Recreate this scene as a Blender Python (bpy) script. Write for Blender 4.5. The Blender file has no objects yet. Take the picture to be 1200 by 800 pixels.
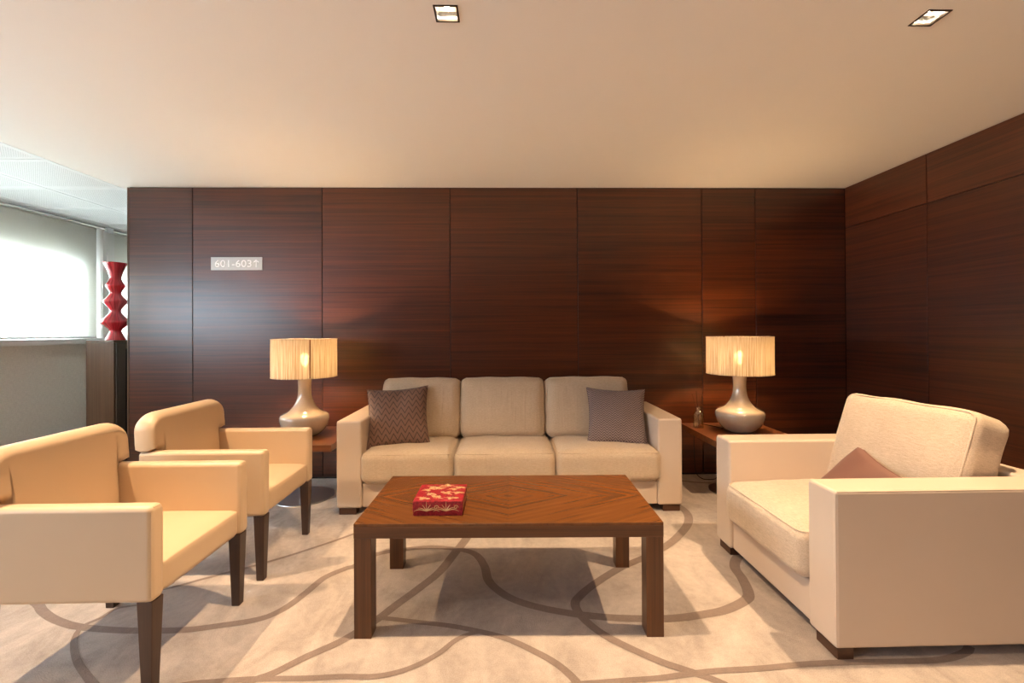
import bpy, bmesh, math, random
from mathutils import Vector, Matrix, Euler

random.seed(7)
C = bpy.context.scene.collection
SC = bpy.context.scene
PI = math.pi

# ------------------------------------------------------------------ camera, sky, exposure
cam_d = bpy.data.cameras.new('camera')
cam_d.sensor_fit = 'HORIZONTAL'
cam_d.sensor_width = 36.0
cam_d.lens = 533.0 / 1200.0 * 36.0
cam_d.shift_y = -14.0 / 1200.0
cam_d.clip_start = 0.05
cam = bpy.data.objects.new('camera', cam_d)
C.objects.link(cam)
cam.matrix_world = (Matrix.Translation((0, 0, 1.2)) @ Matrix.Rotation(-0.020, 4, 'Z')
                    @ Matrix.Rotation(PI / 2 + 0.005, 4, 'X') @ Matrix.Rotation(-0.005, 4, 'Z'))
SC.camera = cam

SC.view_settings.view_transform = 'Standard'
SC.view_settings.look = 'None'
SC.view_settings.gamma = 1.0
SC.view_settings.use_curve_mapping = False
SC.view_settings.exposure = 0.13
SC.cycles.use_denoising = True
SC.cycles.max_bounces = 10
SC.cycles.diffuse_bounces = 6
SC.cycles.transparent_max_bounces = 12
SC.cycles.sample_clamp_indirect = 30.0

DAY_STRENGTH = 40.0            # bright overcast sky outside the windows
DAY_COLOUR = (0.78, 0.89, 1.0)
SPOT_POWER = 235.0             # each ceiling downlight
SPOT_COLOUR = (1.0, 0.69, 0.40)
LAMP_POWER = 160.0              # each table lamp bulb
LAMP_COLOUR = (1.0, 0.60, 0.28)

world = bpy.data.worlds.new('overcast_sky')
world.use_nodes = True
bg = world.node_tree.nodes['Background']
bg.inputs[0].default_value = (*DAY_COLOUR, 1)
bg.inputs[1].default_value = DAY_STRENGTH
SC.world = world


# ------------------------------------------------------------------ node helpers
class NT:
    def __init__(self, name):
        self.m = bpy.data.materials.new(name)
        self.m.use_nodes = True
        self.t = self.m.node_tree
        self.p = self.t.nodes['Principled BSDF']
        self.out = self.t.nodes['Material Output']

    def n(self, kind, **kw):
        x = self.t.nodes.new(kind)
        for k, v in kw.items():
            setattr(x, k, v)
        return x

    def l(self, a, b):
        self.t.links.new(a, b)

    def set(self, **kw):
        for k, v in kw.items():
            self.p.inputs[k.replace('_', ' ')].default_value = v
        return self

    def coord(self, which='Object'):
        return self.n('ShaderNodeTexCoord').outputs[which]

    def mapping(self, src, scale=(1, 1, 1), loc=(0, 0, 0), rot=(0, 0, 0)):
        m = self.n('ShaderNodeMapping')
        m.inputs['Scale'].default_value = scale
        m.inputs['Location'].default_value = loc
        m.inputs['Rotation'].default_value = rot
        self.l(src, m.inputs['Vector'])
        return m.outputs[0]

    def noise(self, vec, scale, detail=3, rough=0.55, dist=0.0):
        n = self.n('ShaderNodeTexNoise')
        n.inputs['Scale'].default_value = scale
        n.inputs['Detail'].default_value = detail
        n.inputs['Roughness'].default_value = rough
        n.inputs['Distortion'].default_value = dist
        if vec is not None:
            self.l(vec, n.inputs['Vector'])
        return n.outputs['Fac']

    def ramp(self, fac, stops):
        r = self.n('ShaderNodeValToRGB')
        e = r.color_ramp.elements
        while len(e) < len(stops):
            e.new(0.5)
        for el, (p, c) in zip(e, stops):
            el.position = p
            el.color = (*c, 1) if len(c) == 3 else c
        self.l(fac, r.inputs[0])
        return r.outputs['Color']

    def math(self, op, a, b=None, c=None):
        n = self.n('ShaderNodeMath', operation=op)
        for i, v in enumerate((a, b, c)):
            if v is None:
                continue
            if isinstance(v, (int, float)):
                n.inputs[i].default_value = v
            else:
                self.l(v, n.inputs[i])
        return n.outputs[0]

    def mix(self, fac, a, b, blend='MIX'):
        n = self.n('ShaderNodeMix', data_type='RGBA', blend_type=blend)
        for i, v in ((0, fac), (6, a), (7, b)):
            if isinstance(v, (int, float)):
                n.inputs[i].default_value = v
            elif isinstance(v, tuple):
                n.inputs[i].default_value = (*v, 1)
            else:
                self.l(v, n.inputs[i])
        return n.outputs[2]

    def bump(self, h, strength, dist=0.002):
        b = self.n('ShaderNodeBump')
        b.inputs['Strength'].default_value = strength
        b.inputs['Distance'].default_value = dist
        self.l(h, b.inputs['Height'])
        self.l(b.outputs[0], self.p.inputs['Normal'])
        return self

    def base(self, c):
        self.l(c, self.p.inputs['Base Color'])
        return self


def plain(name, col, rough=0.5, metal=0.0, **kw):
    t = NT(name)
    t.set(Base_Color=(*col, 1), Roughness=rough, Metallic=metal, **kw)
    return t.m


def paint(name, col, rough=0.8):
    t = NT(name)
    v = t.noise(t.coord(), 60, 3)
    t.set(Base_Color=(*col, 1), Roughness=rough)
    t.bump(v, 0.06, 0.001)
    return t.m


def wood(name, dark, light, axis, rough=0.3, vary=0.0, fine=1.0, coat=0.0, spec=0.0):
    """veneer with its grain along the given axis"""
    t = NT(name)
    co = t.coord()
    s = [26.0 * fine, 26.0 * fine, 26.0 * fine]
    s[axis] = 0.55
    s2 = [190.0 * fine] * 3
    s2[axis] = 3.0
    oi = t.n('ShaderNodeObjectInfo')
    add = t.n('ShaderNodeVectorMath', operation='ADD')
    t.l(co, add.inputs[0])
    sc = t.n('ShaderNodeVectorMath', operation='SCALE')
    comb = t.n('ShaderNodeCombineXYZ')
    for i in range(3):
        t.l(oi.outputs['Random'], comb.inputs[i])
    t.l(comb.outputs[0], sc.inputs[0])
    sc.inputs['Scale'].default_value = 7.0
    t.l(sc.outputs[0], add.inputs[1])
    v = add.outputs[0]
    a = t.noise(t.mapping(v, tuple(s)), 1.0, 4, 0.6, 0.3)
    b = t.noise(t.mapping(v, tuple(s2)), 1.0, 2, 0.5)
    c = t.noise(v, 1.3, 2)
    f = t.math('ADD', t.math('MULTIPLY', a, 0.62), t.math('MULTIPLY', b, 0.26))
    f = t.math('ADD', f, t.math('MULTIPLY', c, 0.14))
    if vary:
        f = t.math('ADD', f, t.math('MULTIPLY', t.math('SUBTRACT', oi.outputs['Random'], 0.5), vary))
    col = t.ramp(f, [(0.34, dark), (0.68, light)])
    t.base(col)
    t.set(Roughness=rough)
    if spec:
        t.p.inputs['Specular IOR Level'].default_value = spec
    if coat:
        t.set(Coat_Weight=coat, Coat_Roughness=0.12)
    t.bump(b, 0.08, 0.0006)
    return t.m


M = {}
M['wall_wood'] = wood('dark_wenge_veneer', (0.014, 0.0030, 0.0009), (0.132, 0.0300, 0.0058), 0, 0.30, 0.12, 1.5, 0.0, 0.7)
M['wall_wood_y'] = wood('dark_wenge_veneer_side', (0.022, 0.0052, 0.0018), (0.125, 0.030, 0.0080), 1, 0.36, 0.08, 1.5, 0.0, 0.7)
M['groove'] = plain('panel_gap_black', (0.006, 0.003, 0.002), 0.7)
M['table_wood'] = wood('walnut_veneer', (0.046, 0.0152, 0.0045), (0.150, 0.056, 0.017), 0, 0.32, 0.0, 1.6)
M['table_leg_wood'] = wood('walnut_veneer_upright', (0.046, 0.0152, 0.0045), (0.150, 0.056, 0.017), 2, 0.34, 0.0, 1.6)
M['side_wood'] = wood('side_table_veneer', (0.07, 0.021, 0.008), (0.19, 0.065, 0.024), 0, 0.28, 0.0, 1.4)
M['cabinet_wood'] = wood('cabinet_veneer', (0.065, 0.030, 0.014), (0.165, 0.085, 0.044), 2, 0.35, 0.0, 1.5)
M['leg_dark'] = wood('dark_stained_leg', (0.030, 0.015, 0.010), (0.065, 0.034, 0.023), 2, 0.4)
M['foot_wood'] = wood('sofa_foot_wood', (0.05, 0.020, 0.010), (0.11, 0.045, 0.02), 0, 0.4)
M['ceiling'] = paint('ceiling_paint', (0.86, 0.83, 0.79))
M['plaster'] = paint('warm_white_plaster', (0.66, 0.61, 0.54))
M['white'] = plain('white_paint', (0.82, 0.82, 0.81), 0.45)
M['chrome'] = plain('chrome', (0.75, 0.76, 0.77), 0.18, 1.0)
M['steel'] = plain('brushed_steel', (0.55, 0.55, 0.55), 0.32, 1.0)
M['bronze'] = plain('dark_bronze_trim', (0.05, 0.03, 0.018), 0.35, 0.6)
M['reflector'] = plain('bright_reflector', (0.9, 0.88, 0.84), 0.22, 0.85)
M['black'] = plain('black_cable', (0.01, 0.01, 0.01), 0.5)
M['reed'] = plain('dark_reed', (0.05, 0.02, 0.012), 0.7)
M['clear_plastic'] = plain('frosted_bracket', (0.72, 0.76, 0.82), 0.3)


def coffee_top():
    """book-matched veneer in four quarters: the grain makes nested diamonds"""
    t = NT('walnut_diamond_veneer')
    sep = t.n('ShaderNodeSeparateXYZ')
    t.l(t.coord(), sep.inputs[0])
    ax = t.math('ABSOLUTE', sep.outputs[0])
    ay = t.math('ABSOLUTE', sep.outputs[1])
    ang = math.radians(28)
    across = t.math('ADD', t.math('MULTIPLY', ax, math.sin(ang)), t.math('MULTIPLY', ay, math.cos(ang)))
    along = t.math('SUBTRACT', t.math('MULTIPLY', ax, math.cos(ang)), t.math('MULTIPLY', ay, math.sin(ang)))
    comb = t.n('ShaderNodeCombineXYZ')
    t.l(along, comb.inputs[0])
    t.l(across, comb.inputs[1])
    # quarters differ slightly
    q = t.math('ADD', t.math('MULTIPLY', t.math('GREATER_THAN', sep.outputs[0], 0.0), 0.03),
               t.math('MULTIPLY', t.math('GREATER_THAN', sep.outputs[1], 0.0), 0.02))
    a = t.noise(t.mapping(comb.outputs[0], (1.6, 44, 1)), 1.0, 4, 0.6, 0.2)
    b = t.noise(t.mapping(comb.outputs[0], (6, 260, 1)), 1.0, 2, 0.5)
    f = t.math('ADD', t.math('MULTIPLY', a, 0.72), t.math('MULTIPLY', b, 0.26))
    f = t.math('ADD', f, q)
    t.base(t.ramp(f, [(0.28, (0.082, 0.027, 0.0066)), (0.74, (0.185, 0.069, 0.019))]))
    t.set(Roughness=0.26)
    t.bump(b, 0.05, 0.0005)
    return t.m


M['coffee_top'] = coffee_top()


def leather(name, col, rough=0.42):
    t = NT(name)
    co = t.coord()
    v = t.n('ShaderNodeTexVoronoi')
    v.inputs['Scale'].default_value = 520
    t.l(co, v.inputs['Vector'])
    big = t.noise(co, 9, 3)
    t.base(t.mix(t.math('MULTIPLY', big, 0.25), col, tuple(c * 0.86 for c in col)))
    t.set(Roughness=rough)
    h = t.math('ADD', t.math('MULTIPLY', v.outputs['Distance'], 0.25), t.math('MULTIPLY', t.noise(co, 14, 2), 2.0))
    t.bump(h, 0.12, 0.003)
    return t.m


M['chair_leather'] = leather('cream_leather', (0.60, 0.445, 0.295), 0.40)
M['arm_leather'] = leather('ivory_leather', (0.62, 0.50, 0.395), 0.46)


def linen(name, c1, c2, scale=420, wrinkle=1.0):
    t = NT(name)
    co = t.coord()
    wa = t.noise(t.mapping(co, (scale, scale * 0.12, scale)), 1.0, 2)
    wb = t.noise(t.mapping(co, (scale * 0.12, scale, scale)), 1.0, 2)
    w = t.math('MULTIPLY', t.math('ADD', wa, wb), 0.5)
    big = t.noise(co, 7, 3)
    f = t.math('ADD', t.math('MULTIPLY', w, 0.85), t.math('MULTIPLY', big, 0.15))
    t.base(t.ramp(f, [(0.34, c1), (0.66, c2)]))
    t.set(Roughness=0.9, Sheen_Weight=0.25, Sheen_Roughness=0.5)
    fold = t.noise(t.mapping(co, (26, 5, 3.0)), 1.0, 2, 0.5, 0.8)
    h = t.math('ADD', t.math('MULTIPLY', w, 0.6), t.math('MULTIPLY', fold, 3.4 * wrinkle))
    t.bump(h, 0.45, 0.004)
    return t.m


M['linen'] = linen('beige_linen', (0.43, 0.325, 0.22), (0.62, 0.49, 0.355))
M['linen_light'] = linen('pale_boucle', (0.44, 0.335, 0.235), (0.66, 0.53, 0.40), 300, 0.5)
M['mauve'] = leather('mauve_leather', (0.20, 0.098, 0.075), 0.5)


def zigzag(name, c_line, c_a, c_b, n_x, n_y, amp, width):
    t = NT(name)
    sep = t.n('ShaderNodeSeparateXYZ')
    t.l(t.coord(), sep.inputs[0])
    tri = t.math('ABSOLUTE', t.math('SUBTRACT', t.math('FRACT', t.math('MULTIPLY', sep.outputs[0], n_x)), 0.5))
    row = t.math('FRACT', t.math('ADD', t.math('MULTIPLY', sep.outputs[1], n_y), t.math('MULTIPLY', tri, amp)))
    line = t.math('LESS_THAN', row, width)
    w = t.noise(t.mapping(t.coord(), (700, 700, 700)), 1.0, 2)
    body = t.ramp(w, [(0.3, c_a), (0.7, c_b)])
    t.base(t.mix(line, body, c_line))
    t.set(Roughness=0.85, Sheen_Weight=0.15)
    t.bump(t.math('ADD', t.math('MULTIPLY', line, -0.6), w), 0.4, 0.002)
    return t.m


M['pillow_brown'] = zigzag('brown_zigzag_cloth', (0.05, 0.026, 0.019), (0.14, 0.075, 0.052), (0.21, 0.118, 0.085), 19.0, 22.0, 2.0, 0.20)
M['pillow_grey'] = zigzag('greyish_herringbone_cloth', (0.085, 0.055, 0.052), (0.17, 0.115, 0.105), (0.36, 0.28, 0.26), 26.0, 60.0, 2.4, 0.42)


def carpet(name, c1, c2):
    t = NT(name)
    co = t.coord()
    big = t.noise(t.mapping(co, (1.9, 1.1, 1), rot=(0, 0, 0.6)), 2.2, 5, 0.6, 1.6)
    fine = t.noise(co, 260, 3)
    mid = t.noise(co, 34, 3)
    f = t.math('ADD', t.math('MULTIPLY', big, 0.5), t.math('ADD', t.math('MULTIPLY', fine, 0.34), t.math('MULTIPLY', mid, 0.16)))
    t.base(t.ramp(f, [(0.36, c1), (0.62, c2)]))
    t.set(Roughness=0.95, Sheen_Weight=0.15)
    t.bump(t.math('ADD', fine, mid), 0.5, 0.006)
    return t.m


M['carpet'] = carpet('beige_carpet_pile', (0.29, 0.243, 0.215), (0.54, 0.465, 0.415))
M['carpet_line'] = carpet('taupe_carpet_line', (0.175, 0.128, 0.107), (0.255, 0.192, 0.162))


def ceramic():
    t = NT('taupe_glazed_ceramic')
    v = t.noise(t.coord(), 26, 3)
    t.base(t.ramp(v, [(0.3, (0.40, 0.315, 0.24)), (0.75, (0.43, 0.345, 0.265))]))
    t.set(Roughness=0.10, Coat_Weight=1.0, Coat_Roughness=0.03)
    return t.m


M['ceramic'] = ceramic()


def shade_cloth():
    t = NT('ribbed_silk_shade')
    co = t.coord()
    sep = t.n('ShaderNodeSeparateXYZ')
    t.l(co, sep.inputs[0])
    ang = t.math('ARCTAN2', sep.outputs[1], sep.outputs[0])
    comb = t.n('ShaderNodeCombineXYZ')
    t.l(t.math('MULTIPLY', ang, 40.0), comb.inputs[0])
    t.l(t.math('MULTIPLY', sep.outputs[2], 3.0), comb.inputs[2])
    f = t.noise(comb.outputs[0], 1.0, 4, 0.7)
    col = t.ramp(f, [(0.34, (0.34, 0.26, 0.17)), (0.66, (0.78, 0.72, 0.62))])
    d = t.n('ShaderNodeBsdfDiffuse')
    tr = t.n('ShaderNodeBsdfTranslucent')
    tp = t.n('ShaderNodeBsdfTransparent')
    t.l(col, d.inputs[0])
    t.l(col, tr.inputs[0])
    t.l(col, tp.inputs[0])
    m1 = t.n('ShaderNodeMixShader')
    m1.inputs[0].default_value = 0.44
    t.l(d.outputs[0], m1.inputs[1])
    t.l(tr.outputs[0], m1.inputs[2])
    m2 = t.n('ShaderNodeMixShader')
    m2.inputs[0].default_value = 0.17
    t.l(m1.outputs[0], m2.inputs[1])
    t.l(tp.outputs[0], m2.inputs[2])
    t.l(m2.outputs[0], t.out.inputs[0])
    return t.m


M['shade'] = shade_cloth()


def glow(name, col, strength):
    t = NT(name)
    t.set(Base_Color=(*col, 1), Emission_Color=(*col, 1), Emission_Strength=strength)
    return t.m


M['bulb'] = glow('warm_lamp_bulb', (1.0, 0.72, 0.38), 190.0)
M['spot_bulb'] = glow('downlight_bulb', (1.0, 0.88, 0.70), 60.0)


def blind_cloth():
    t = NT('translucent_roller_blind')
    w = t.noise(t.mapping(t.coord(), (300, 300, 300)), 1.0, 2)
    col = t.ramp(w, [(0.3, (0.80, 0.80, 0.76)), (0.7, (0.88, 0.88, 0.85))])
    d = t.n('ShaderNodeBsdfDiffuse')
    tr = t.n('ShaderNodeBsdfTranslucent')
    tp = t.n('ShaderNodeBsdfTransparent')
    t.l(col, d.inputs[0])
    t.l(col, tr.inputs[0])
    m1 = t.n('ShaderNodeMixShader')
    m1.inputs[0].default_value = 0.56
    t.l(d.outputs[0], m1.inputs[1])
    t.l(tr.outputs[0], m1.inputs[2])
    m2 = t.n('ShaderNodeMixShader')
    m2.inputs[0].default_value = 0.06
    t.l(m1.outputs[0], m2.inputs[1])
    t.l(tp.outputs[0], m2.inputs[2])
    t.l(m2.outputs[0], t.out.inputs[0])
    return t.m


M['blind'] = blind_cloth()


def thin_glass(name, tint, gloss=0.10):
    t = NT(name)
    g = t.n('ShaderNodeBsdfGlossy')
    g.inputs['Roughness'].default_value = 0.02
    tp = t.n('ShaderNodeBsdfTransparent')
    tp.inputs[0].default_value = (*tint, 1)
    fr = t.n('ShaderNodeLayerWeight')
    m = t.n('ShaderNodeMixShader')
    t.l(t.math('ADD', t.math('MULTIPLY', t.math('POWER', fr.outputs['Facing'], 4.0), 0.6), gloss), m.inputs[0])
    t.l(tp.outputs[0], m.inputs[1])
    t.l(g.outputs[0], m.inputs[2])
    t.l(m.outputs[0], t.out.inputs[0])
    return t.m


M['glass'] = thin_glass('window_glass', (0.95, 0.97, 0.96), 0.05)
M['glass_dark'] = thin_glass('dimmed_window_glass', (0.64, 0.65, 0.66), 0.05)  # tint added to cut the daylight through the unseen third window
M['bottle_glass'] = thin_glass('bottle_glass', (0.93, 0.89, 0.80), 0.16)
M['oil'] = thin_glass('scented_oil', (0.88, 0.70, 0.44), 0.08)


def wallcover():
    t = NT('beige_woven_wallcovering')
    co = t.coord()
    w = t.noise(t.mapping(co, (160, 160, 30)), 1.0, 3)
    w2 = t.noise(t.mapping(co, (30, 30, 160)), 1.0, 3)
    f = t.math('MULTIPLY', t.math('ADD', w, w2), 0.5)
    t.base(t.ramp(f, [(0.36, (0.74, 0.69, 0.62)), (0.64, (0.88, 0.83, 0.75))]))
    t.set(Roughness=0.85)
    t.bump(f, 0.25, 0.002)
    return t.m


M['wallcover'] = wallcover()


def perforated():
    t = NT('perforated_metal_tile')
    co = t.coord()
    sep = t.n('ShaderNodeSeparateXYZ')
    t.l(co, sep.inputs[0])
    n = 64.0
    fx = t.math('SUBTRACT', t.math('FRACT', t.math('MULTIPLY', sep.outputs[0], n)), 0.5)
    fy = t.math('SUBTRACT', t.math('FRACT', t.math('MULTIPLY', sep.outputs[1], n)), 0.5)
    d = t.math('SQRT', t.math('ADD', t.math('MULTIPLY', fx, fx), t.math('MULTIPLY', fy, fy)))
    hole = t.math('LESS_THAN', d, 0.26)
    # plain margin round each tile
    ex = t.math('LESS_THAN', t.math('ABSOLUTE', sep.outputs[0]), 0.272)
    ey = t.math('LESS_THAN', t.math('ABSOLUTE', sep.outputs[1]), 0.272)
    f = t.math('MULTIPLY', hole, t.math('MULTIPLY', ex, ey))
    t.base(t.mix(f, (0.62, 0.62, 0.62), (0.26, 0.26, 0.26)))
    t.set(Roughness=0.5)
    return t.m


M['perforated'] = perforated()


def red_glaze():
    t = NT('red_lacquer_glaze')
    sep = t.n('ShaderNodeSeparateXYZ')
    t.l(t.coord(), sep.inputs[0])
    ang = t.math('ARCTAN2', sep.outputs[1], sep.outputs[0])
    comb = t.n('ShaderNodeCombineXYZ')
    t.l(t.math('MULTIPLY', ang, 5.0), comb.inputs[0])
    t.l(t.math('MULTIPLY', sep.outputs[2], 2.5), comb.inputs[2])
    f = t.noise(comb.outputs[0], 1.0, 2)
    t.base(t.ramp(f, [(0.36, (0.34, 0.006, 0.012)), (0.62, (0.70, 0.03, 0.045))]))
    t.set(Roughness=0.16, Coat_Weight=0.7, Coat_Roughness=0.06)
    return t.m


M['red_glaze'] = red_glaze()


def red_paper():
    t = NT('red_patterned_paper')
    co = t.coord()
    f = t.noise(co, 95, 3, 0.6, 0.6)
    t.base(t.ramp(f, [(0.40, (0.20, 0.004, 0.012)), (0.62, (0.36, 0.018, 0.028))]))
    t.set(Roughness=0.42)
    t.bump(f, 0.2, 0.001)
    return t.m


M['red_paper'] = red_paper()
M['gold'] = plain('pale_gold_print', (0.60, 0.40, 0.20), 0.38, 0.35)
M['sign'] = plain('brushed_sign_plate', (0.50, 0.49, 0.48), 0.42, 0.2)
M['sign_white'] = plain('white_lettering', (0.92, 0.92, 0.92), 0.4)
M['seam'] = plain('brown_seam_tape', (0.14, 0.055, 0.022), 0.8)
M['cavity'] = plain('cavity_shade', (0.012, 0.009, 0.008), 0.8)


# ------------------------------------------------------------------ mesh helpers
def obj(name, bm, mat, parent=None, loc=(0, 0, 0), rot=(0, 0, 0), smooth=True):
    me = bpy.data.meshes.new(name)
    bmesh.ops.recalc_face_normals(bm, faces=bm.faces[:])
    bm.to_mesh(me)
    bm.free()
    o = bpy.data.objects.new(name, me)
    C.objects.link(o)
    for m in (mat if isinstance(mat, (list, tuple)) else [mat]):
        me.materials.append(m)
    if smooth:
        for p in me.polygons:
            p.use_smooth = True
        me.set_sharp_from_angle(angle=math.radians(50))
        w = o.modifiers.new('weighted', 'WEIGHTED_NORMAL')
        w.keep_sharp = True
    o.location = loc
    o.rotation_euler = rot
    if parent:
        o.parent = parent
    return o


def tag(o, label, cat, group=None):
    o['label'] = label
    o['category'] = cat
    if group:
        o['group'] = group
    return o


def thing(name, label, cat, loc=(0, 0, 0), rotz=0.0, group=None):
    o = bpy.data.objects.new(name, None)
    o.empty_display_size = 0.1
    C.objects.link(o)
    o.location = loc
    o.rotation_euler = (0, 0, rotz)
    return tag(o, label, cat, group)


def struct(o):
    o['kind'] = 'structure'
    return o


def merge(bm, t):
    me = bpy.data.meshes.new('tmp')
    t.to_mesh(me)
    t.free()
    bm.from_mesh(me)
    bpy.data.meshes.remove(me)


def add_box(bm, lo, hi, r=0.0, seg=3, mat=None, taper=None):
    """box between two corners with rounded edges; taper = (scale of the bottom x, y)"""
    t = bmesh.new()
    bmesh.ops.create_cube(t, size=1.0)
    s = [hi[i] - lo[i] for i in range(3)]
    c = [(hi[i] + lo[i]) / 2 for i in range(3)]
    for v in t.verts:
        v.co = Vector((v.co.x * s[0], v.co.y * s[1], v.co.z * s[2]))
        if taper and v.co.z < 0:
            v.co.x *= taper[0]
            v.co.y *= taper[1]
    if r > 0:
        bmesh.ops.bevel(t, geom=t.edges[:], offset=r, segments=seg, affect='EDGES', profile=0.5)
    for v in t.verts:
        v.co += Vector(c)
    if mat is not None:
        t.transform(mat)
    merge(bm, t)
    return bm


def box(lo, hi, r=0.0, seg=3, **kw):
    return add_box(bmesh.new(), lo, hi, r, seg, **kw)


def lathe(profile, n=48, closed=False):
    bm = bmesh.new()
    rings = []
    for r, z in profile:
        if r < 1e-5:
            rings.append([bm.verts.new((0, 0, z))])
        else:
            rings.append([bm.verts.new((r * math.cos(2 * PI * k / n), r * math.sin(2 * PI * k / n), z)) for k in range(n)])
    for a, b in zip(rings, rings[1:]):
        for k in range(n):
            k2 = (k + 1) % n
            if len(a) == 1 and len(b) == 1:
                continue
            if len(a) == 1:
                bm.faces.new((a[0], b[k], b[k2]))
            elif len(b) == 1:
                bm.faces.new((a[k], a[k2], b[0]))
            else:
                bm.faces.new((a[k], a[k2], b[k2], b[k]))
    if closed:
        a, b = rings[-1], rings[0]
        for k in range(n):
            k2 = (k + 1) % n
            bm.faces.new((a[k], a[k2], b[k2], b[k]))
    return bm


def smooth_path(pts, n=8, closed=False):
    """Catmull-Rom through the points"""
    out = []
    P = [Vector(p) for p in pts]
    N = len(P)
    last = N if closed else N - 1
    for i in range(last):
        if closed:
            p0, p1, p2, p3 = P[i - 1], P[i], P[(i + 1) % N], P[(i + 2) % N]
        else:
            p0 = P[i - 1] if i else P[0] * 2 - P[1]
            p1, p2 = P[i], P[i + 1]
            p3 = P[i + 2] if i + 2 < N else P[-1] * 2 - P[-2]
        for k in range(n):
            t = k / n
            out.append(0.5 * ((2 * p1) + (p2 - p0) * t + (2 * p0 - 5 * p1 + 4 * p2 - p3) * t * t
                              + (3 * p1 - p0 - 3 * p2 + p3) * t ** 3))
    if not closed:
        out.append(P[-1])
    return out


def add_tube(bm, pts, r, n=8, closed=False):
    pts = [Vector(p) for p in pts]
    rings = []
    up = Vector((0, 0, 1))
    N = len(pts)
    prev = None
    for i, p in enumerate(pts):
        if closed:
            d = (pts[(i + 1) % N] - pts[i - 1]).normalized()
        else:
            d = (pts[min(i + 1, N - 1)] - pts[max(i - 1, 0)]).normalized()
        if prev is None:
            a = d.cross(up)
            if a.length < 1e-3:
                a = d.cross(Vector((1, 0, 0)))
            a.normalize()
        else:
            a = (prev - d * prev.dot(d)).normalized()
        prev = a
        b = d.cross(a)
        rr = r[i] if isinstance(r, (list, tuple)) else r
        rings.append([bm.verts.new(p + (a * math.cos(2 * PI * k / n) + b * math.sin(2 * PI * k / n)) * rr) for k in range(n)])
    pairs = list(zip(rings, rings[1:])) + ([(rings[-1], rings[0])] if closed else [])
    for a, b in pairs:
        for k in range(n):
            k2 = (k + 1) % n
            bm.faces.new((a[k], a[k2], b[k2], b[k]))
    if not closed:
        bm.faces.new(rings[0][::-1])
        bm.faces.new(rings[-1])
    return bm


def tube(pts, r, n=8, closed=False):
    return add_tube(bmesh.new(), pts, r, n, closed)


def cushion(sx, sy, sz, r, puff_lo, puff_hi, axis=2, n=16, jitter=0.0, seed=1, side=0.0):
    """upholstery cushion: rounded block, crowned on its two broad sides (axis = the thin direction)"""
    bm = bmesh.new()
    bmesh.ops.create_cube(bm, size=2.0)
    bmesh.ops.subdivide_edges(bm, edges=bm.edges[:], cuts=n, use_grid_fill=True)
    h = Vector((sx / 2, sy / 2, sz / 2))
    rnd = random.Random(seed)
    ph = [rnd.uniform(0, 6.28) for _ in range(6)]
    o1, o2 = [i for i in range(3) if i != axis]
    for v in bm.verts:
        u = v.co.copy()
        p = Vector((u.x * h.x, u.y * h.y, u.z * h.z))
        q = Vector([max(-(h[i] - r), min(h[i] - r, p[i])) for i in range(3)])
        d = p - q
        if d.length > 1e-7:
            p = q + d.normalized() * r
        k = max(0.0, 1 - u[o1] ** 2) * max(0.0, 1 - u[o2] ** 2)
        k = k ** 0.6
        if u[axis] > 0:
            p[axis] += puff_hi * k * u[axis]
        else:
            p[axis] -= puff_lo * k * -u[axis]
        for oi, oj in ((o1, o2), (o2, o1)):
            p[oi] += side * u[oi] * max(0.0, 1 - u[oj] ** 2) * (1 - 0.5 * u[axis] ** 2)
        if jitter:
            w = (math.sin(u[o1] * 5 + ph[0]) * math.sin(u[o2] * 3 + ph[1]) + 0.6 * math.sin(u[o1] * 11 + u[o2] * 4 + ph[2])
                 + 0.5 * math.sin(u[o2] * 13 - u[o1] * 3 + ph[3]))
            p[axis] += jitter * w * (0.3 + k) * (1 if u[axis] > 0 else -0.4)
            p[o1] += jitter * 0.5 * math.sin(u[o2] * 9 + ph[4])
            p[o2] += jitter * 0.5 * math.sin(u[o1] * 8 + ph[5])
        v.co = p
    return bm


def rect_loop(hx, hy, r, n=6):
    """closed rounded rectangle in the plane, as 2-D points"""
    pts = []
    for cx, cy, a0 in ((hx - r, hy - r, 0), (-hx + r, hy - r, PI / 2), (-hx + r, -hy + r, PI), (hx - r, -hy + r, 1.5 * PI)):
        for k in range(n + 1):
            a = a0 + (PI / 2) * k / n
            pts.append((cx + r * math.cos(a), cy + r * math.sin(a)))
    return pts


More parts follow.
